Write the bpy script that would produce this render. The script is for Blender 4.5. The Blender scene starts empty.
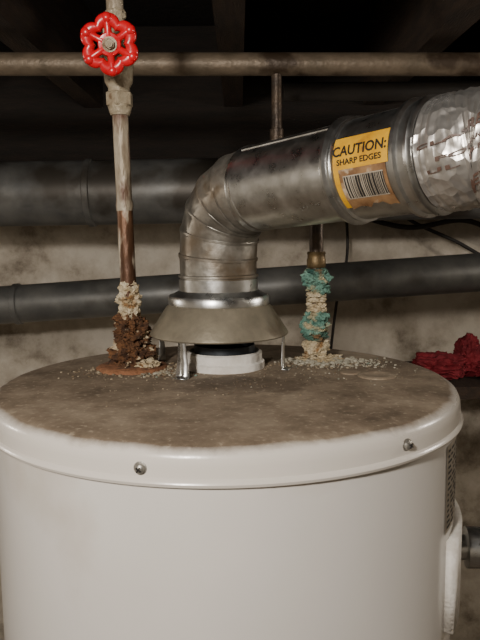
import bpy, bmesh, math, random
from mathutils import Vector, Matrix, noise
random.seed(7)
T = 1.40
COL = bpy.context.scene.collection

# ------------------------------------------------------------------ helpers
def empty(name, loc):
    o = bpy.data.objects.new(name, None); o.location = loc
    o.empty_display_size = 0.05
    COL.objects.link(o); return o

def mk(name, verts, faces, mat, parent=None, smooth=True, bevel=0):
    me = bpy.data.meshes.new(name)
    me.from_pydata([tuple(v) for v in verts], [], faces)
    me.update()
    bm = bmesh.new(); bm.from_mesh(me)
    bmesh.ops.recalc_face_normals(bm, faces=bm.faces)
    bm.to_mesh(me); bm.free()
    if smooth:
        me.polygons.foreach_set('use_smooth', [True]*len(me.polygons))
        try: me.set_sharp_from_angle(angle=math.radians(38))
        except Exception: pass
    if mat: me.materials.append(mat)
    o = bpy.data.objects.new(name, me); COL.objects.link(o)
    if parent:
        o.parent = parent; o.location = -parent.location
    if bevel:
        m = o.modifiers.new('b', 'BEVEL'); m.width = bevel; m.segments = 2
    return o

class M:
    def __init__(s): s.v = []; s.f = []
    def add(s, v, f):
        n = len(s.v); s.v += [Vector(x) for x in v]; s.f += [tuple(i+n for i in q) for q in f]; return s

def tube_geo(pts, rad, seg=24, cap=True, hexa=False):
    pts = [Vector(p) for p in pts]; n = len(pts)
    if not hasattr(rad, '__len__'): rad = [rad]*n
    tang = []
    for i in range(n):
        a = pts[max(i-1, 0)]; b = pts[min(i+1, n-1)]
        d = (b-a)
        tang.append(d.normalized() if d.length > 1e-9 else (tang[-1] if tang else Vector((0,0,1))))
    up = Vector((0,0,1)) if abs(tang[0].z) < .9 else Vector((0,1,0))
    nrm = (up - tang[0]*up.dot(tang[0])).normalized()
    V = []; F = []
    for i in range(n):
        nrm = (nrm - tang[i]*nrm.dot(tang[i])).normalized()
        bi = tang[i].cross(nrm)
        for k in range(seg):
            a = 2*math.pi*k/seg
            V.append(pts[i] + (nrm*math.cos(a)+bi*math.sin(a))*rad[i])
    for i in range(n-1):
        for k in range(seg):
            k2 = (k+1) % seg
            F.append((i*seg+k, i*seg+k2, (i+1)*seg+k2, (i+1)*seg+k))
    if cap:
        F.append(tuple(range(seg))[::-1]); F.append(tuple((n-1)*seg+k for k in range(seg)))
    return V, F

def axis_profile(o, d, prof, seg=32, cap=True):
    d = Vector(d).normalized(); o = Vector(o)
    up = Vector((0,0,1)) if abs(d.z) < .9 else Vector((0,1,0))
    n = (up-d*up.dot(d)).normalized(); b = d.cross(n)
    V=[];F=[]
    for (u, r) in prof:
        for k in range(seg):
            a = 2*math.pi*k/seg
            V.append(o+d*u+(n*math.cos(a)+b*math.sin(a))*max(r,1e-5))
    m=len(prof)
    for i in range(m-1):
        for k in range(seg):
            k2=(k+1)%seg
            F.append((i*seg+k, i*seg+k2, (i+1)*seg+k2, (i+1)*seg+k))
    if cap:
        F.append(tuple(range(seg))); F.append(tuple((m-1)*seg+k for k in range(seg)))
    return V,F

def box_geo(c, s, rot=None):
    c=Vector(c); V=[]
    for x in (-1,1):
        for y in (-1,1):
            for z in (-1,1):
                p=Vector((x*s[0]/2,y*s[1]/2,z*s[2]/2))
                if rot: p=rot@p
                V.append(c+p)
    F=[(0,1,3,2),(4,6,7,5),(0,4,5,1),(2,3,7,6),(0,2,6,4),(1,5,7,3)]
    return V,F

def blob_geo(c, s, amp=.35, freq=2.2, sub=4, seed=0):
    bm=bmesh.new(); bmesh.ops.create_icosphere(bm, subdivisions=sub, radius=1)
    V=[]
    off=Vector((seed*3.1,seed*7.7,seed*1.3))
    for v in bm.verts:
        p=v.co.normalized()
        d=1+amp*noise.fractal(p*freq+off,1,2,4)+amp*.35*noise.noise(p*freq*5+off)
        V.append(Vector(c)+Vector((p.x*s[0],p.y*s[1],p.z*s[2]))*d)
    F=[tuple(x.index for x in f.verts) for f in bm.faces]
    bm.free(); return V,F

def smooth_path(pts, n=8):
    pts=[Vector(p) for p in pts]; out=[]
    P=[pts[0]*2-pts[1]]+pts+[pts[-1]*2-pts[-2]]
    for i in range(1,len(P)-2):
        for k in range(n):
            t=k/n; a,b,c,d=P[i-1],P[i],P[i+1],P[i+2]
            out.append(.5*((2*b)+(c-a)*t+(2*a-5*b+4*c-d)*t*t+(3*b-a-3*c+d)*t**3))
    out.append(pts[-1]); return out

# ------------------------------------------------------------------ materials
def S(r,g,b):
    f=lambda c:(c/255/12.92 if c/255<=.04045 else ((c/255+.055)/1.055)**2.4)
    return (f(r),f(g),f(b),1)

def nmat(name, c1, c2, scale=8, rough=.6, metal=0, bump=0, bscale=None, lo=.35, hi=.65, c3=None, s3=3, lo3=.55, hi3=.65, rough2=None, stretch=None, metal3=None, detail=6):
    m=bpy.data.materials.new(name); m.use_nodes=True
    nt=m.node_tree; N=nt.nodes; L=nt.links
    bs=N['Principled BSDF']
    tc=N.new('ShaderNodeTexCoord'); src=tc.outputs['Object']
    if stretch:
        mp=N.new('ShaderNodeMapping'); mp.inputs['Scale'].default_value=stretch
        L.new(src,mp.inputs['Vector']); src=mp.outputs['Vector']
    nz=N.new('ShaderNodeTexNoise'); nz.inputs['Scale'].default_value=scale; nz.inputs['Detail'].default_value=detail
    nz.inputs['Roughness'].default_value=.6
    L.new(src,nz.inputs['Vector'])
    mr=N.new('ShaderNodeMapRange'); mr.inputs[1].default_value=lo; mr.inputs[2].default_value=hi
    L.new(nz.outputs[0],mr.inputs[0])
    mx=N.new('ShaderNodeMix'); mx.data_type='RGBA'
    mx.inputs[6].default_value=c1; mx.inputs[7].default_value=c2
    L.new(mr.outputs[0],mx.inputs[0]); out=mx.outputs[2]
    if c3:
        n3=N.new('ShaderNodeTexNoise'); n3.inputs['Scale'].default_value=s3; n3.inputs['Detail'].default_value=5
        L.new(src,n3.inputs['Vector'])
        m3=N.new('ShaderNodeMapRange'); m3.inputs[1].default_value=lo3; m3.inputs[2].default_value=hi3
        L.new(n3.outputs[0],m3.inputs[0])
        x3=N.new('ShaderNodeMix'); x3.data_type='RGBA'; x3.inputs[7].default_value=c3
        L.new(m3.outputs[0],x3.inputs[0]); L.new(out,x3.inputs[6]); out=x3.outputs[2]
        if metal3 is not None:
            mm=N.new('ShaderNodeMapRange'); mm.inputs[3].default_value=metal; mm.inputs[4].default_value=metal3
            L.new(m3.outputs[0],mm.inputs[0]); L.new(mm.outputs[0],bs.inputs['Metallic'])
    L.new(out,bs.inputs['Base Color'])
    bs.inputs['Roughness'].default_value=rough
    if metal3 is None or not c3: bs.inputs['Metallic'].default_value=metal
    if rough2 is not None:
        rr=N.new('ShaderNodeMapRange'); rr.inputs[3].default_value=rough; rr.inputs[4].default_value=rough2
        L.new(mr.outputs[0],rr.inputs[0]); L.new(rr.outputs[0],bs.inputs['Roughness'])
    if bump:
        nb=N.new('ShaderNodeTexNoise'); nb.inputs['Scale'].default_value=bscale or scale*4; nb.inputs['Detail'].default_value=6
        L.new(src,nb.inputs['Vector'])
        bp=N.new('ShaderNodeBump'); bp.inputs['Strength'].default_value=bump; bp.inputs['Distance'].default_value=.01
        L.new(nb.outputs[0],bp.inputs['Height']); L.new(bp.outputs[0],bs.inputs['Normal'])
    return m

enamel=nmat('white_enamel',S(204,200,194),S(212,208,202),3,.20,0,.015,5,c3=S(188,180,168),s3=7,lo3=.6,hi3=.8)
galv=nmat('galvanized_steel',S(178,180,179),S(214,215,214),60,.25,1,.03,40,.3,.7,c3=S(142,137,128),s3=9,lo3=.55,hi3=.75,rough2=.36)
galv_old=nmat('weathered_galvanized_elbow',S(128,125,118),S(164,161,153),45,.36,.9,.10,60,.35,.65,c3=S(96,84,68),s3=14,lo3=.50,hi3=.64,rough2=.5,metal3=.4)
hoodm=nmat('dusty_draft_hood_steel',S(120,113,98),S(142,134,116),30,.45,.4,.1,90,c3=S(98,88,72),s3=12)
duct_old=nmat('dusty_duct_steel',S(90,91,90),S(114,114,111),14,.45,.45,.06,30,c3=S(66,62,56),s3=5)
copper=nmat('tarnished_copper',S(72,48,33),S(112,80,56),30,.45,.5,.2,120,c3=S(190,180,160),s3=24,lo3=.54,hi3=.59,stretch=(1,1,.35),metal3=0)
steelpipe=nmat('spotted_steel_pipe',S(164,154,136),S(128,114,94),40,.5,.3,.3,150,c3=S(84,54,34),s3=26,lo3=.50,hi3=.57,stretch=(1,1,.4),metal3=.1)
rust=nmat('flaking_rust',S(52,31,17),S(116,78,46),90,.9,0,.9,200,c3=S(190,172,142),s3=60,lo3=.56,hi3=.62)
orange=nmat('orange_rust_stain',S(116,76,50),S(148,102,70),50,.85,0,.4,150,c3=S(84,62,46),s3=40)
cream=nmat('mineral_crust',S(210,198,170),S(180,160,124),80,.9,0,.9,220,c3=S(146,110,68),s3=50,lo3=.56,hi3=.66)
teal=nmat('verdigris_crust',S(78,122,110),S(120,158,142),90,.9,0,.9,230,c3=S(178,166,132),s3=55,lo3=.50,hi3=.61)
tealdark=nmat('dark_verdigris',S(42,80,72),S(86,120,104),90,.85,0,.9,230,c3=S(116,88,58),s3=60)
brassm=nmat('aged_brass',S(110,92,62),S(80,66,46),60,.5,.6,.1)
valvem=nmat('dull_bronze_valve',S(168,158,136),S(134,120,98),70,.55,.3,.3,180,c3=S(100,78,54),s3=40,lo3=.55,hi3=.65)
redp=nmat('red_enamel',S(186,10,26),S(204,18,32),30,.28,0,.05)
chrome=nmat('steel_nut',S(176,173,166),S(146,143,136),80,.38,.8,.1)
black=nmat('black_print',S(22,18,15),S(30,26,22),20,.6)
wood=nmat('old_dark_joist_wood',S(38,28,20),S(58,43,30),10,.85,0,.4,50,stretch=(8,1,8))
deckm=nmat('dark_subfloor_boards',S(18,14,11),S(28,21,16),12,.9,0,.3,50)
woodb=nmat('sill_beam_wood',S(22,18,14),S(34,26,20),10,.9,0,.4,50,stretch=(1,8,8))
ironp=nmat('brown_iron_pipe',S(96,85,70),S(122,108,91),25,.5,.35,.2,90,c3=S(64,52,40),s3=14)
darkcable=nmat('dark_cable',S(30,27,25),S(44,40,36),20,.6)
cer=nmat('white_flue_collar',S(220,217,210),S(200,194,184),50,.6,0,.2)
inner=nmat('flue_dark',S(44,50,56),S(70,74,78),40,.45,.6)
conc=nmat('concrete_floor',S(92,84,74),S(116,106,94),6,.9,0,.3,40)
yellow=nmat('yellow_label',S(206,158,38),S(186,134,24),60,.45,0,0,c3=S(146,96,34),s3=45,lo3=.6,hi3=.7)
brownlab=nmat('stained_label_paper',S(100,70,44),S(140,108,74),60,.5,0,0,c3=S(190,172,146),s3=38,lo3=.52,hi3=.6)
paper=nmat('label_paper',S(168,158,142),S(140,130,114),60,.6)
redcl=nmat('red_cloth',S(96,14,26),S(124,24,36),20,.8,0,.4,60)
crumbm=nmat('crumbs',S(156,144,122),S(108,92,70),120,.95,0,.3,200,lo=.4,hi=.6,c3=S(80,56,38),s3=90)
crumbt=nmat('pale_crumbs',S(176,170,154),S(134,130,114),120,.95,0,.3,200,c3=S(108,132,120),s3=60,lo3=.60,hi3=.66)

foil=nmat('crinkled_foil',S(214,212,208),S(188,184,178),30,.27,.88,.0,60,rough2=.4)
def add_voro_bump(m, sc, st, dist):
    nt=m.node_tree; N=nt.nodes; L=nt.links; bs=N['Principled BSDF']
    tc=N.new('ShaderNodeTexCoord'); v=N.new('ShaderNodeTexVoronoi'); v.inputs['Scale'].default_value=sc
    nz=N.new('ShaderNodeTexNoise'); nz.inputs['Scale'].default_value=sc*.6
    ad=N.new('ShaderNodeVectorMath'); ad.operation='MULTIPLY_ADD'; ad.inputs[1].default_value=(.03,.03,.03)
    L.new(tc.outputs['Object'],nz.inputs['Vector']); L.new(nz.outputs[1],ad.inputs[0]); L.new(tc.outputs['Object'],ad.inputs[2])
    L.new(ad.outputs[0],v.inputs['Vector'])
    b=N.new('ShaderNodeBump'); b.inputs['Strength'].default_value=st; b.inputs['Distance'].default_value=dist
    L.new(v.outputs['Distance'],b.inputs['Height']); L.new(b.outputs[0],bs.inputs['Normal'])
add_voro_bump(foil,60,.6,.005)

def lid_material():
    m=bpy.data.materials.new('dust_covered_enamel'); m.use_nodes=True
    nt=m.node_tree; N=nt.nodes; L=nt.links; bs=N['Principled BSDF']
    tc=N.new('ShaderNodeTexCoord')
    sep=N.new('ShaderNodeVectorMath'); sep.operation='MULTIPLY'; sep.inputs[1].default_value=(1,1,0)
    L.new(tc.outputs['Object'],sep.inputs[0])
    ln=N.new('ShaderNodeVectorMath'); ln.operation='LENGTH'; L.new(sep.outputs[0],ln.inputs[0])
    nz=N.new('ShaderNodeTexNoise'); nz.inputs['Scale'].default_value=22; nz.inputs['Detail'].default_value=8; nz.inputs['Roughness'].default_value=.65
    L.new(tc.outputs['Object'],nz.inputs['Vector'])
    ma=N.new('ShaderNodeMath'); ma.operation='MULTIPLY_ADD'; ma.inputs[1].default_value=.016
    L.new(nz.outputs[0],ma.inputs[0]); L.new(ln.outputs['Value'],ma.inputs[2])
    mr=N.new('ShaderNodeMapRange'); mr.inputs[1].default_value=.2530; mr.inputs[2].default_value=.2610
    L.new(ma.outputs[0],mr.inputs[0])
    n2=N.new('ShaderNodeTexNoise'); n2.inputs['Scale'].default_value=10; n2.inputs['Detail'].default_value=10; n2.inputs['Roughness'].default_value=.75
    L.new(tc.outputs['Object'],n2.inputs['Vector'])
    cr=N.new('ShaderNodeValToRGB'); e=cr.color_ramp.elements
    e[0].position=.36; e[0].color=S(90,77,62); e[1].position=.66; e[1].color=S(154,140,120)
    x=e.new(.5); x.color=S(124,109,91)
    L.new(n2.outputs[0],cr.inputs[0])
    sb=N.new('ShaderNodeVectorMath'); sb.operation='SUBTRACT'; sb.inputs[1].default_value=(.03,-.035,T)
    L.new(tc.outputs['Object'],sb.inputs[0])
    sc=N.new('ShaderNodeVectorMath'); sc.operation='MULTIPLY'; sc.inputs[1].default_value=(1,1.5,0)
    L.new(sb.outputs[0],sc.inputs[0])
    l2=N.new('ShaderNodeVectorMath'); l2.operation='LENGTH'; L.new(sc.outputs[0],l2.inputs[0])
    m2=N.new('ShaderNodeMath'); m2.operation='MULTIPLY_ADD'; m2.inputs[1].default_value=.25
    L.new(nz.outputs[0],m2.inputs[0]); L.new(l2.outputs['Value'],m2.inputs[2])
    r2=N.new('ShaderNodeMapRange'); r2.inputs[1].default_value=.17; r2.inputs[2].default_value=.21; r2.inputs[3].default_value=.6; r2.inputs[4].default_value=0
    L.new(m2.outputs[0],r2.inputs[0])
    mxs=N.new('ShaderNodeMix'); mxs.data_type='RGBA'; mxs.inputs[7].default_value=S(72,59,46)
    L.new(r2.outputs[0],mxs.inputs[0]); L.new(cr.outputs[0],mxs.inputs[6])
    n3=N.new('ShaderNodeTexNoise'); n3.inputs['Scale'].default_value=160; n3.inputs['Detail'].default_value=3
    L.new(tc.outputs['Object'],n3.inputs['Vector'])
    r3=N.new('ShaderNodeMapRange'); r3.inputs[1].default_value=.60; r3.inputs[2].default_value=.72; r3.inputs[4].default_value=.6
    L.new(n3.outputs[0],r3.inputs[0])
    mx3=N.new('ShaderNodeMix'); mx3.data_type='RGBA'; mx3.inputs[7].default_value=S(168,155,134)
    L.new(r3.outputs[0],mx3.inputs[0]); L.new(mxs.outputs[2],mx3.inputs[6])
    mx=N.new('ShaderNodeMix'); mx.data_type='RGBA'; mx.inputs[7].default_value=S(206,200,191)
    L.new(mr.outputs[0],mx.inputs[0]); L.new(mx3.outputs[2],mx.inputs[6]); L.new(mx.outputs[2],bs.inputs['Base Color'])
    rr=N.new('ShaderNodeMapRange'); rr.inputs[3].default_value=.75; rr.inputs[4].default_value=.24
    L.new(mr.outputs[0],rr.inputs[0]); L.new(rr.outputs[0],bs.inputs['Roughness'])
    bp=N.new('ShaderNodeBump'); bp.inputs['Strength'].default_value=.10; bp.inputs['Distance'].default_value=.001
    L.new(n3.outputs[0],bp.inputs['Height']); L.new(bp.outputs[0],bs.inputs['Normal'])
    return m
lidm=lid_material()

def wall_material():
    m=bpy.data.materials.new('whitewashed_stone'); m.use_nodes=True
    nt=m.node_tree; N=nt.nodes; L=nt.links; bs=N['Principled BSDF']
    tc=N.new('ShaderNodeTexCoord')
    nz=N.new('ShaderNodeTexNoise'); nz.inputs['Scale'].default_value=7; nz.inputs['Detail'].default_value=9; nz.inputs['Roughness'].default_value=.65
    L.new(tc.outputs['Object'],nz.inputs['Vector'])
    cr=N.new('ShaderNodeValToRGB'); e=cr.color_ramp.elements
    e[0].position=.34; e[0].color=S(128,118,104); e[1].position=.62; e[1].color=S(206,199,186)
    x=e.new(.46); x.color=S(180,171,156)
    L.new(nz.outputs[0],cr.inputs[0])
    L.new(cr.outputs[0],bs.inputs['Base Color'])
    bs.inputs['Roughness'].default_value=.9
    bp=N.new('ShaderNodeBump'); bp.inputs['Strength'].default_value=.6; bp.inputs['Distance'].default_value=.015
    L.new(nz.outputs[0],bp.inputs['Height']); L.new(bp.outputs[0],bs.inputs['Normal'])
    return m
wallm=wall_material()

# ------------------------------------------------------------------ room shell
XL,XR,YF,YB=-1.7,1.9,-2.4,1.25
ZD=2.12; ZJ=1.905
def wall_grid(name,o,ux,uz,nx,nz,nrm,amp):
    V=[];F=[]
    o=Vector(o);ux=Vector(ux);uz=Vector(uz);nrm=Vector(nrm)
    for j in range(nz+1):
        for i in range(nx+1):
            p=o+ux*(i/nx)+uz*(j/nz)
            d=noise.fractal(Vector((p.x*3,p.y*3,p.z*5)),1,2,5)*amp
            if i in(0,nx) or j in(0,nz): d=0
            V.append(p+nrm*d)
    for j in range(nz):
        for i in range(nx):
            a=j*(nx+1)+i; F.append((a,a+1,a+nx+2,a+nx+1))
    return mk(name,V,F,wallm)
wall_grid('wall_back',(XL,YB,0),(XR-XL,0,0),(0,0,1.79),130,70,(0,-1,0),.03)
wall_grid('wall_left',(XL,YF,0),(0,YB-YF,0),(0,0,ZD),80,40,(1,0,0),.02)
wall_grid('wall_right',(XR,YF,0),(0,YB-YF,0),(0,0,ZD),80,40,(-1,0,0),.02)
wall_grid('wall_front',(XL,YF,0),(XR-XL,0,0),(0,0,ZD),60,40,(0,1,0),.02)
mk('floor',*box_geo(((XL+XR)/2,(YF+YB)/2,-.03),(XR-XL+.2,YB-YF+.4,.06)),conc,smooth=False)
mk('ceiling',*box_geo(((XL+XR)/2,(YF+YB)/2,ZD+.02),(XR-XL+.2,YB-YF+.4,.04)),deckm,smooth=False)
mk('trim_sill_beam',*box_geo(((XL+XR)/2,YB+.06,(1.76+ZD)/2),(XR-XL+.1,.18,ZD-1.76)),woodb,smooth=False)
j=M()
x=-1.55
while x<1.85:
    j.add(*box_geo((x+.01,(YF+YB)/2,(ZJ+ZD)/2),(.05,YB-YF,ZD-ZJ))); x+=.385
mk('trim_ceiling_joists',j.v,j.f,wood,smooth=False)

# ------------------------------------------------------------------ water heater
wh=empty('water_heater',(0,0,0))
def lathe0(prof,seg=128): return axis_profile((0,0,0),(0,0,1),[(z,r) for r,z in prof],seg)
RB=.2515
body=[(.20,.03),(.24,.03),(RB,.05)]+[(RB,.05+(T-.10)*i/10) for i in range(1,11)]+[(RB,T-.025)]
mk('tank_body',*lathe0(body),enamel,wh)
lid=[(.0001,T-.0),(.06,T),(.12,T),(.18,T),(.220,T-.0004),(.240,T-.0012),(.248,T-.0028),(.2525,T-.006),(.2547,T-.011),(.2553,T-.017),(.2555,T-.0265),
     (.2575,T-.028),(.2585,T-.0305),(.2575,T-.033),(.2545,T-.0345),(.2520,T-.035)]
mk('lid',*axis_profile((0,0,0),(0,0,1),[(z,r) for r,z in lid],160,cap=False),lidm,wh)
for k in range(3):
    a=2*math.pi*k/3+.5
    mk('foot_%d'%(k+1),*axis_profile((.18*math.cos(a),.18*math.sin(a),0),(0,0,1),[(0,.02),(.04,.02)],16),inner,wh)
def screw(name,ang,z,r0=.2550):
    d=Vector((math.sin(ang),-math.cos(ang),0)); o=d*r0+Vector((0,0,z))
    g=M(); g.add(*axis_profile(o-d*.001,d,[(0,.0056),(.0015,.0056),(.0018,.0042),(.004,.0038),(.0052,.0024),(.0056,.0001)],20))
    mk(name,g.v,g.f,chrome,wh)
    rot=Matrix.Rotation(ang,3,'Z')
    g=M()
    for q in (.6,2.17):
        g.add(*box_geo(o+d*.0050,(.0048,.0012,.0009),rot@Matrix.Rotation(q,3,'Y')))
    mk(name+'_slot',g.v,g.f,black,wh,smooth=False)
screw('screw_1',math.radians(-14.2),T-.0195); screw('screw_2',math.radians(38.5),T-.0178); screw('screw_3',math.radians(160),T-.02)
mk('anode_cap',*axis_profile((.172,.0,T-.001),(0,0,1),[(0,.022),(.002,.022),(.003,.020),(.0032,.014),(.002,.012),(.002,.0001)],32),lidm,wh)
mk('plug_cap',*axis_profile((.145,.018,T-.001),(0,0,1),[(0,.012),(.0025,.012),(.003,.010),(.003,.0001)],24),lidm,wh)
def tank_patch(name,a0,a1,z0,z1,r,mat,n=12,m=1):
    V=[];F=[]
    for i in range(n+1):
        a=math.radians(a0+(a1-a0)*i/n)
        for z in (z0,z1): V.append((math.sin(a)*r,-math.cos(a)*r,z))
    for i in range(n): F.append((2*i,2*i+2,2*i+3,2*i+1))
    return mk(name,V,F,mat,wh)
tank_patch('rating_label',58,100,T-.130,T-.042,RB+.0006,paper)
g=M()
for i in range(15):
    z=T-.046-i*.0055
    a=59
    while a<98:
        b=a+random.uniform(1,4)
        V=[];n=3
        for q in range(n+1):
            aa=math.radians(a+(b-a)*q/n)
            for zz in (z,z-.0025): V.append((math.sin(aa)*(RB+.001),-math.cos(aa)*(RB+.001),zz))
        g.add(V,[(2*q,2*q+2,2*q+3,2*q+1) for q in range(n)])
        a=b+random.uniform(.8,2)
mk('rating_label_print',g.v,g.f,black,wh)
pl=tank_patch('valve_cover_plate',60,112,T-.235,T-.140,RB+.009,cer)
sm=pl.modifiers.new('s','SOLIDIFY'); sm.thickness=.010; sm.offset=-1
vx=Vector((math.sin(math.radians(84)),-math.cos(math.radians(84)),0))
vo=vx*.250+Vector((0,0,T-.192))
mk('relief_valve_body',*axis_profile(vo,vx,[(0,.018),(.010,.018),(.011,.014),(.02,.014),(.021,.023),(.045,.023),(.047,.016),(.07,.016),(.072,.020),(.088,.020),(.09,.015)],28),galv,wh)
g=M(); pth=smooth_path([vo+vx*.058,vo+vx*.058+Vector((0,0,-.03)),vo+vx*.058+Vector((0,0,-.3)),vo+vx*.058+Vector((0,0,-.9))],6)
g.add(*tube_geo(pth,.011,20)); g.add(*axis_profile(vo+vx*.058+Vector((0,0,-.012)),(0,0,-1),[(0,.016),(.02,.016)],6))
mk('relief_discharge_pipe',g.v,g.f,copper,wh)
for c in list(wh.children): c.location.x-=.0052

# flue collar
HC=Vector((-.0135,.066,0))
mk('flue_collar',*axis_profile(HC+Vector((.006,0,T-.0005)),(0,0,1),[(0,.049),(.008,.049),(.010,.046),(.019,.046),(.021,.043),(.018,.038),(.002,.038)],48,cap=False),cer,wh)
mk('flue_throat_shade',*axis_profile(HC+Vector((.006,0,T+.001)),(0,0,1),[(0,.037),(.027,.037),(.027,.035),(.001,.035)],40,cap=True),inner,wh)  # dark tube above the collar stands in for shadow in the flue throat

# ------------------------------------------------------------------ draft hood
dh=empty('draft_hood',HC+Vector((0,0,T)))
o=HC+Vector((0,0,T))
cone=[(.0470,.075),(.057,.0745),(.0815,.0425),(.0830,.0410),(.0843,.0425),(.0832,.0450),(.0640,.0745),(.0600,.0780)]
mk('hood_cone',*axis_profile(o,(0,0,1),[(z,r) for r,z in cone],72,cap=False),hoodm,dh)
band=[(.0600,.0775),(.0612,.0785),(.0612,.0860),(.0595,.0890),(.0540,.0910),(.0475,.0945),(.0475,.108)]
mk('hood_band',*axis_profile(o,(0,0,1),[(z,r) for r,z in band],72,cap=False),galv,dh)
def leg(name,ang):
    d=Vector((math.sin(ang),-math.cos(ang),0)); s=Vector((math.cos(ang),math.sin(ang),0))
    pr=[(.0805,.047,.0050),(.080,.040,.005),(.0795,.025,.006),(.0795,.012,.0080),(.080,.0030,.0090),(.081,.0010,.0090),(.088,.0008,.0090)]
    V=[];F=[]
    for i,(r,z,w) in enumerate(pr):
        for sg in (-1,1):
            V.append(o+d*r+s*w*sg+Vector((0,0,z)))
    n=len(pr)
    for i in range(n-1): F.append((2*i,2*i+1,2*i+3,2*i+2))
    ob=mk(name,V,F,galv,dh)
    m=ob.modifiers.new('s','SOLIDIFY'); m.thickness=.0012; m.offset=0
for i,a in enumerate((-30,74,155,-112)): leg('leg_%d'%(i+1),math.radians(a))
g=M()
g.add(*axis_profile(o+Vector((0,0,.040)),(0,0,1),[(0,.038),(.002,.040),(.040,.044)],40,cap=False))
mk('baffle',g.v,g.f,inner,dh)

# ------------------------------------------------------------------ vent pipe
vp=empty('galvanized_vent_pipe',HC+Vector((0,0,T+.10)))
C=Vector((HC.x,HC.y,T+.2065)); B=Vector((.180,-.145,T+.228)); dv=(B-C).normalized()
bend=.072
P0=C-Vector((0,0,bend)); P1=C+dv*bend
arc=[]
NG=5
for i in range(NG+1):
    t=i/NG; arc.append(P0*(1-t)**2+C*2*t*(1-t)+P1*t*t)
pts=[Vector((HC.x,HC.y,T+.0946)),Vector((HC.x,HC.y,T+.110)),Vector((HC.x,HC.y,T+.1105)),Vector((HC.x,HC.y,T+.113)),Vector((HC.x,HC.y,T+.1135))]
rad=[.0460,.0460,.0482,.0482,.0460]
gp=[];gr=[]
for i in range(NG+1):
    p=arc[i]
    tg=(arc[min(i+1,NG)]-arc[max(i-1,0)]).normalized()
    for du,dr in ((-.0022,0),(-.0014,.0014),(.0014,.0014),(.0022,0)):
        gp.append(p+tg*du); gr.append(.0465+dr)
pts+=gp; rad+=gr
mk('adjustable_elbow',*tube_geo(pts,rad,56,cap=False),galv_old,vp)
pr=[(bend-.006,.0455),(bend-.004,.0482),(bend+.0,.0482),(bend+.002,.0470),(.2020,.0474),(.2035,.0505),(.2058,.0525),(.2082,.0525),(.2100,.0500),(.2108,.0487),(.2135,.0487),(.2150,.0500),(.2178,.0505),(.2190,.0480),
    (.2800,.0480),(.2815,.0507),(.2830,.0530),(.2865,.0530),(.2885,.0500),(.2950,.0498),(.2965,.0520),(.2995,.0525),(.3015,.0510),(.3030,.0480)]
mk('straight_section',*axis_profile(C,dv,pr,72,cap=False),galv,vp)
CAM=Vector((.012,-.78,T+.166))
mid=C+dv*.25
r0=(CAM-mid); r0=(r0-dv*r0.dot(dv)).normalized(); r1=dv.cross(r0)
if r1.z<0: r1=-r1
V=[]
for i in range(11):
    u=bend+.004+(.200-bend-.004)*i/10
    for s,R in ((.052,.0472),(.0525,.0485),(.0560,.0485),(.0565,.0472)):
        a=s/.047; V.append(C+dv*u+(r0*math.cos(a)+r1*math.sin(a))*R)
F=[]
for i in range(10):
    for k in range(3): F.append((i*4+k,i*4+k+1,(i+1)*4+k+1,(i+1)*4+k))
mk('lock_seam',V,F,galv,vp)
def wrap(u,s,R): 
    a=s/R; return C+dv*u+(r0*math.cos(a)+r1*math.sin(a))*R
def wpatch(name,u0,u1,s0,s1,R,mat,nu=6,ns=14,rag=0):
    V=[];F=[]
    for i in range(nu+1):
        for k in range(ns+1):
            u=u0+(u1-u0)*i/nu; s=s0+(s1-s0)*k/ns
            if rag and (k in(0,)): s+=random.uniform(-rag,rag)
            V.append(wrap(u,s,R))
    for i in range(nu):
        for k in range(ns):
            a=i*(ns+1)+k; F.append((a,a+1,a+ns+2,a+ns+1))
    return mk(name,V,F,mat,vp)
L0u=.2175; LW=.0615
wpatch('caution_label',L0u,L0u+LW,.003,.033,.0485,yellow)
wpatch('caution_label_side',L0u,L0u+.007,-.036,.003,.0485,yellow)
wpatch('caution_label_base',L0u+.007,L0u+LW-.003,-.036,.003,.0484,brownlab,10,14,.003)
random.seed(5)
g=M(); u=L0u+.012
while u<L0u+.054:
    w=random.choice((.0006,.0010,.0016,.0022)); V=[]
    for k in range(9):
        s=-.025+.021*k/8
        V+= [wrap(u,s,.0488),wrap(u+w,s,.0488)]
    g.add(V,[(2*k,2*k+1,2*k+3,2*k+2) for k in range(8)]); u+=w+random.choice((.0006,.0009,.0014))
mk('label_barcode',g.v,g.f,black,vp)
wpatch('label_barcode_white',L0u+.011,L0u+.055,-.026,-.003,.04865,paper)

def text_geo(txt,width,height):
    cu=bpy.data.curves.new('t','FONT'); cu.body=txt; cu.align_x='LEFT'; cu.size=1; cu.resolution_u=3
    cu.offset=.024
    ob=bpy.data.objects.new('t',cu); COL.objects.link(ob)
    bpy.context.view_layer.update()
    dg=bpy.context.evaluated_depsgraph_get()
    me=bpy.data.meshes.new_from_object(ob.evaluated_get(dg))
    bm=bmesh.new(); bm.from_mesh(me)
    bmesh.ops.triangulate(bm,faces=bm.faces)
    bmesh.ops.subdivide_edges(bm,edges=[e for e in bm.edges if e.calc_length()>.3],cuts=2)
    bmesh.ops.triangulate(bm,faces=bm.faces)
    V=[v.co.copy() for v in bm.verts]; F=[tuple(v.index for v in f.verts) for f in bm.faces]
    bm.free(); bpy.data.objects.remove(ob); bpy.data.curves.remove(cu); bpy.data.meshes.remove(me)
    x0=min(v.x for v in V);x1=max(v.x for v in V);y0=min(v.y for v in V);y1=max(v.y for v in V)
    return [((v.x-x0)/(x1-x0)*width,(v.y-y0)/(y1-y0)*height) for v in V],F
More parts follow.
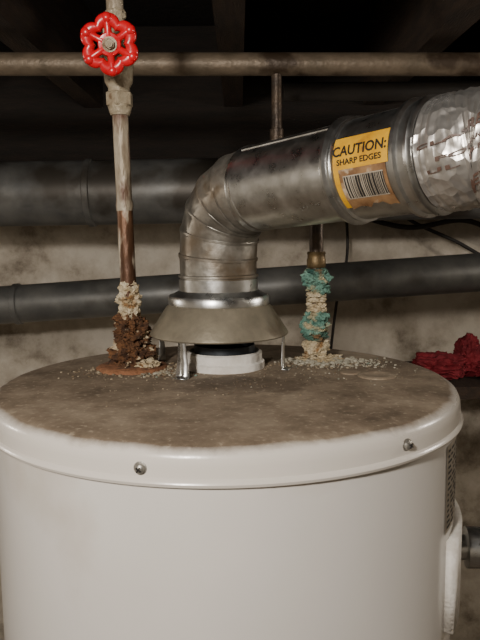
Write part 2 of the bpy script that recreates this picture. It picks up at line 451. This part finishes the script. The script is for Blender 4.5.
for nm,tx,u0,s0,w,h in (('label_text_caution','CAUTION:',L0u+.001,.0150,.0590,.0098),('label_text_edges','SHARP EDGES',L0u+.006,.0070,.0490,.0054)):
    V,F=text_geo(tx,w,h)
    mk(nm,[wrap(u0+a,s0+b,.0489) for a,b in V],F,black,vp,smooth=False)

# flexible foil duct carrying on to the right
fd=empty('foil_flex_duct',B)
base=C+dv*.3035
fp=smooth_path([base,base+dv*.018,base+dv*.036+Vector((.004,.005,.001)),(.255,-.200,T+.230),(.32,-.212,T+.232),(.42,-.21,T+.238),(.60,-.19,T+.25),(.95,-.06,T+.27),(1.3,.15,T+.28),(1.86,.35,T+.28)],14)
fr=[]
for i,p in enumerate(fp): fr.append(.0495+.0006*math.sin(i*1.9))
fr[0]=.0475; fr[1]=.0485
SEGF=72
V,F=tube_geo(fp,fr,SEGF,cap=False)
def crink(v): return noise.noise(v*60)*.0010+noise.noise(v*24+Vector((5,2,1)))*.0016
for i,v in enumerate(V):
    c=fp[i//SEGF]; d=(v-c)
    V[i]=v+d.normalized()*crink(v)
mk('foil_jacket',V,F,foil,fd)
def fwrap(u,s,R=.0495):
    acc=0
    for i in range(len(fp)-1):
        l=(fp[i+1]-fp[i]).length
        if acc+l>=u: break
        acc+=l
    c=fp[i].lerp(fp[i+1],(u-acc)/l)
    a0=(fp[min(i+3,len(fp)-1)]-fp[max(i-2,0)]).normalized()
    q=CAM-c; q=(q-a0*q.dot(a0)).normalized(); r=a0.cross(q)
    if r.z<0:r=-r
    a=s/R; dd=(q*math.cos(a)+r*math.sin(a)); p=c+dd*R
    return p+dd*(crink(p)+.0014)
brownink=nmat('brown_foil_print',S(88,66,56),S(68,52,44),60,.5)
for k,(tx,u0,s0,w,h) in enumerate((('FLEXFIX',.024,-.038,.062,.0100),('REFLEX FOIL',.030,.012,.10,.0100),('FLEXFIX',.150,-.004,.08,.0095),('UL 181B-FX',.012,-.014,.045,.0036),('FOIL DUCT TAPE',.016,-.004,.06,.0036),('CLASS 1',.008,.006,.03,.0036))):
    V,F=text_geo(tx,w,h)
    sk=.38
    mk('foil_print_%d'%(k+1),[fwrap(u0+a,s0+b+a*sk) for a,b in V],F,brownink,fd,smooth=False)

# ------------------------------------------------------------------ left water pipe with gate valve
LX,LY=-.121,.062
lp=empty('corroded_copper_pipe',(LX,LY,T))
ax=lambda z: Vector((LX-.018*(z-.05),LY,T+z))
mk('riser_lower',*tube_geo([ax(.004+.0085*i) for i in range(24)],.0095,24),copper,lp)
mk('riser_upper',*tube_geo([ax(z) for z in [.195+.012*i for i in range(10)]],.0093,24),steelpipe,lp)
mk('sweat_ring',*axis_profile(ax(.190),(0,0,1),[(0,.0098),(.006,.0105),(.012,.0098)],24),steelpipe,lp)
g=M()
g.add(*axis_profile(ax(.0)-Vector((0,0,.001)),(0,0,1),[(0,.044),(.003,.0435),(.005,.041),(.006,.034),(.006,.0001)],48))
mk('rusted_escutcheon',[v+Vector((noise.noise(v*60)*.004,noise.noise(v*60+Vector((3,3,3)))*.004,0)) for v in g.v],g.f,orange,lp)
g=M()
g.add(*blob_geo(ax(.022)+Vector((0,0,-.004)),(.024,.024,.020),.4,2.4,5,1))
g.add(*blob_geo(ax(.042)+Vector((.002,0,0)),(.021,.021,.018),.45,2.8,5,2))
g.add(*blob_geo(ax(.058)+Vector((-.003,0,0)),(.016,.016,.012),.4,2.8,4,3))
mk('rust_nipple',g.v,g.f,rust,lp)
g=M()
g.add(*blob_geo(ax(.072),(.0125,.0125,.012),.35,2.4,4,4)); g.add(*blob_geo(ax(.084),(.0145,.0145,.010),.35,2.4,4,5))
g.add(*blob_geo(ax(.098),(.0115,.0115,.010),.35,2.4,4,6)); g.add(*blob_geo(ax(.008)+Vector((.022,-.018,0)),(.012,.010,.006),.5,2.4,4,7))
mk('mineral_crust',g.v,g.f,cream,lp)
gv=empty('gate_valve',ax(.35))
g=M()
g.add(*axis_profile(ax(.300),(0,0,1),[(0,.0110),(.004,.0125),(.010,.0140),(.012,.0150)],28))
g.add(*axis_profile(ax(.310),(0,0,1),[(0,.0148),(.001,.0162),(.015,.0162),(.016,.0148)],6))
g.add(*axis_profile(ax(.325),(0,0,1),[(0,.0125),(.006,.0125),(.012,.0160),(.030,.0180),(.048,.0160),(.056,.013),(.060,.0128)],32))
g.add(*axis_profile(ax(.386),(0,0,1),[(0,.0148),(.001,.0162),(.014,.0162),(.015,.0148)],6))
mk('valve_body',g.v,g.f,valvem,gv)
vc=ax(.358)
wc=Vector((-.1240,-.002,T+.3635))
sd=(wc-vc).normalized()
L0=(wc-vc).length
g=M()
g.add(*axis_profile(vc,sd,[(.0,.0150),(.022,.0150),(.024,.0125)],28))
g.add(*axis_profile(vc+sd*.020,sd,[(0,.0150),(.001,.0162),(.011,.0162),(.012,.015)],6))
g.add(*axis_profile(vc+sd*.031,sd,[(0,.0115),(.010,.0100)],28))
g.add(*axis_profile(vc+sd*.039,sd,[(0,.0100),(.001,.0110),(.008,.0110),(.009,.010)],6))
g.add(*axis_profile(vc+sd*.045,sd,[(0,.0045),(L0-.045,.0045)],16))
mk('bonnet',g.v,g.f,valvem,gv)
wn=(Vector((.0,-.78,T+.20))-wc).normalized()
wr=Vector((1,0,0)); wr=(wr-wn*wr.dot(wn)).normalized(); wu=wn.cross(wr)
if wu.z<0: wu=-wu
WS=1.10
def wp(a,r,h): return wc+((wr*math.cos(a)+wu*math.sin(a))*r+wn*h)*WS
g=M(); NA=144; NS=14; PH=math.pi/6+.05
V=[];F=[]
for i in range(NA):
    a=2*math.pi*i/NA
    lob=abs(math.cos(3*(a-PH)))**.6
    R=.0178+.0048*lob; tw=.0052+.0012*lob
    for k in range(NS):
        b=2*math.pi*k/NS
        V.append(wp(a,R+math.cos(b)*tw,math.sin(b)*.0042))
for i in range(NA):
    for k in range(NS):
        F.append((i*NS+k,((i+1)%NA)*NS+k,((i+1)%NA)*NS+(k+1)%NS,i*NS+(k+1)%NS))
g.add(V,F)
for i in range(6):
    a=PH+math.pi*i/3
    g.add(*tube_geo([wp(a,.007,.0012),wp(a,.013,.0006),wp(a,.022,0)],[.0050,.0038,.0050],12))
    g.add(*blob_geo(wp(a,.0240,.0010),(.0062,.0052,.0062),.0,1,2,0))
g.add(*axis_profile(wc-wn*.004,wn,[(0,.0115),(.007,.0126),(.009,.0115),(.0095,.008)],32))
mk('hand_wheel',g.v,g.f,redp,gv)
g=M(); g.add(*axis_profile(wc+wn*.004,wn,[(0,.0078),(.0026,.0078)],24)); g.add(*axis_profile(wc+wn*.005,wn,[(0,.0055),(.005,.0055),(.006,.0048)],6)); g.add(*axis_profile(wc+wn*.009,wn,[(0,.003),(.005,.003)],12))
mk('wheel_nut',g.v,g.f,valvem,gv)
mk('riser_to_ceiling',*tube_geo([ax(.398),ax(.45),ax(.6),ax(.70)],.0098,24),steelpipe,lp)
mk('bead_wrap',*blob_geo(ax(.412),(.0120,.0120,.009),.3,2.2,3,22),valvem,lp)

# ------------------------------------------------------------------ right water pipe
RX,RY=.107,.105
rp=empty('verdigris_copper_pipe',(RX,RY,T))
rz=lambda z: Vector((RX+.002,RY,T+z))
darkpipe=nmat('dark_tarnished_pipe',S(56,48,42),S(86,72,58),40,.45,.5,.2,120)
def fillet(P,r=.02,n=6):
    P=[Vector(p) for p in P]; out=[P[0]]
    for i in range(1,len(P)-1):
        a=(P[i-1]-P[i]).normalized()*r; b=(P[i+1]-P[i]).normalized()*r
        for k in range(n+1):
            t=k/n; out.append((P[i]+a)*(1-t)**2+P[i]*2*t*(1-t)+(P[i]+b)*t*t)
    out.append(P[-1]); return out
mk('riser',*tube_geo(fillet([rz(.003),rz(.215),(.077,.42,T+.225),(.0765,.42,T+.420)]),.0088,24),darkpipe,rp)
mk('drop_coupling',*axis_profile((.0765,.42,T+.31),(0,0,1),[(0,.0095),(.001,.0115),(.022,.0115),(.023,.0095)],24),darkpipe,rp)
mk('brass_coupling',*axis_profile(rz(.118),(0,0,1),[(0,.0108),(.002,.0120),(.010,.0120),(.012,.0112),(.016,.0112),(.018,.0120),(.020,.0110)],28),brassm,rp)
g=M()
g.add(*blob_geo(rz(.104),(.0165,.0165,.013),.4,2.4,4,11)); g.add(*blob_geo(rz(.092)+Vector((.003,0,0)),(.0145,.0145,.010),.45,2.4,4,12))
g.add(*blob_geo(rz(.055),(.0155,.0155,.011),.4,2.4,4,13)); g.add(*blob_geo(rz(.043)+Vector((-.003,0,0)),(.0165,.0165,.012),.4,2.4,4,14))
mk('verdigris',g.v,g.f,teal,rp)
g=M(); g.add(*blob_geo(rz(.113),(.0130,.0130,.006),.35,2.4,3,15)); g.add(*blob_geo(rz(.032),(.0150,.0150,.008),.4,2.4,4,18))
mk('dark_verdigris',g.v,g.f,tealdark,rp)
g=M()
for i in range(4): g.add(*blob_geo(rz(.064+.0065*i),(.0125,.0125,.0058),.35,2.4,3,30+i))
g.add(*blob_geo(rz(.016),(.0160,.0160,.012),.4,2.3,4,16)); g.add(*blob_geo(rz(.001)+Vector((.006,0,0)),(.026,.024,.006),.5,2.3,4,17))
mk('mineral_crust_2',g.v,g.f,cream,rp)

# ------------------------------------------------------------------ debris on the lid
def crumbs(name,spots,mat,seed):
    random.seed(seed); g=M()
    for (cx,cy,sx,sy,n,s0,s1) in spots:
        for i in range(n):
            x=random.gauss(cx,sx); y=random.gauss(cy,sy)
            if math.hypot(x,y)>.228: continue
            if math.hypot(x-HC.x,y-HC.y)<.052: continue
            s=random.uniform(s0,s1)*random.uniform(.4,1)
            g.add(*blob_geo((x,y,T+s*.35),(s,s*random.uniform(.6,1.1),s*.6),.4,1.5,1,random.random()*50))
    return mk(name,g.v,g.f,mat,wh,smooth=False)
crumbs('rust_debris',[(LX+.02,LY-.01,.026,.020,330,.0010,.0036),(LX-.02,LY-.03,.03,.014,120,.0008,.0026),(-.075,.04,.02,.02,170,.0008,.003),(0,-.02,.10,.06,260,.0005,.0014),(RX,RY-.03,.035,.02,220,.001,.003)],crumbm,3)
crumbs('mineral_debris',[(RX+.01,RY-.02,.024,.014,300,.0010,.0050),(RX+.045,RY-.03,.030,.016,170,.0008,.0026),(-.058,.03,.014,.014,60,.001,.003),(LX+.035,LY-.034,.014,.012,70,.001,.003),(.12,.03,.05,.03,80,.0006,.0016)],crumbt,5)

# ------------------------------------------------------------------ background pipes & ducts
def ringed(p0,p1,r,step,seg=40,h=.004):
    p0=Vector(p0);p1=Vector(p1);d=p1-p0;L=d.length;d.normalize()
    pr=[(0,r)];u=step*.5
    while u<L-.02:
        pr+=[(u-.008,r),(u-.006,r+h),(u+.006,r+h),(u+.008,r)];u+=step
    pr.append((L,r)); return axis_profile(p0,d,pr,seg)
mk('round_heating_duct',*ringed((XL+.03,.84,T+.245),(XR-.03,.80,T+.265),.072,.9),duct_old)
mk('small_round_duct',*ringed((XL+.03,.99,T-.08),(XR-.03,.95,T+.13),.048,.75),duct_old)
g=M(); g.add(*tube_geo([(XL+.03,.42,T+.455),(XR-.03,.42,T+.418)],.0185,28))
for xx in (-.9,.5,1.2): g.add(*axis_profile((xx,.42,T+.437-xx*.0104),(1,0,-.0104),[(0,.023),(.03,.023)],20))
mk('horizontal_iron_pipe',g.v,g.f,ironp)
mk('rear_iron_pipe',*tube_geo([(.1,.62,T+.43),(XR-.03,.62,T+.42)],.018,24),darkcable)
def cable(name,p,r): return mk(name,*tube_geo(smooth_path(p,10),r,10),darkcable)
cable('electrical_cable',[(.2,1.14,T+.25),(.45,1.13,T+.17),(.62,1.12,T+.185),(.8,1.13,T+.13),(1.1,1.12,T+.2),(XR-.03,1.14,T+.25)],.007)
cable('electrical_cable',[(.42,1.15,T+.3),(.46,1.14,T+.2),(.62,1.14,T+.12),(.78,1.14,T+.02),(.88,1.15,T-.06),(.98,1.15,T-.16)],.005)
cable('electrical_cable',[(.30,1.17,T+.3),(.31,1.16,T+.1),(.28,1.16,T-.05),(.26,1.17,T-.3),(.26,1.18,T-.7)],.004)
# shelf with rag
sh=empty('wall_shelf',(.95,1.0,1.2))
mk('board',*box_geo((.95,1.04,1.17),(1.1,.34,.03)),wood,sh,smooth=False)
g=M()
for xx in (.5,1.4):
    g.add(*box_geo((xx,1.19,1.07),(.03,.03,.18))); g.add(*box_geo((xx,1.09,1.085),(.03,.25,.02),Matrix.Rotation(.7,3,'X')))
mk('brackets',g.v,g.f,wood,sh,smooth=False)
g=M(); g.add(*blob_geo((.52,.98,1.215),(.07,.05,.035),.35,2.4,5,41)); g.add(*blob_geo((.60,1.0,1.235),(.035,.035,.052),.3,2.5,5,44)); g.add(*blob_geo((.66,.98,1.205),(.06,.05,.022),.35,2.6,5,47))
mk('red_rag_pile',g.v,g.f,redcl)

# ------------------------------------------------------------------ lights
def plight(name,loc,e,col,r):
    l=bpy.data.lights.new(name,'POINT'); l.energy=e; l.color=col; l.shadow_soft_size=r
    o=bpy.data.objects.new(name,l); o.location=loc; COL.objects.link(o)
plight('bulb_main',(-.28,-1.02,T+.42),54,(1,.93,.85),.05)
plight('fill_back',(1.15,.15,T+.30),14,(1,.90,.78),.05)  # added fill that lightens the back wall from the right, not a known fixture
plight('fill_left',(-1.25,.25,T+.22),7,(1,.90,.78),.05)  # unseen fill added on the left to lift the rear of the room
w=bpy.data.worlds.new('w'); bpy.context.scene.world=w; w.use_nodes=True
w.node_tree.nodes['Background'].inputs[0].default_value=(.5,.45,.4,1); w.node_tree.nodes['Background'].inputs[1].default_value=.03

# ------------------------------------------------------------------ camera
cd=bpy.data.cameras.new('camera'); cd.sensor_width=36; cd.lens=700/640*36; cd.clip_start=.02
co=bpy.data.objects.new('camera',cd)
rotm=Matrix.Rotation(math.radians(90-7.33),4,'X')@Matrix.Rotation(math.radians(-.6),4,'Z')
co.matrix_world=Matrix.Translation(CAM)@rotm
COL.objects.link(co); bpy.context.scene.camera=co
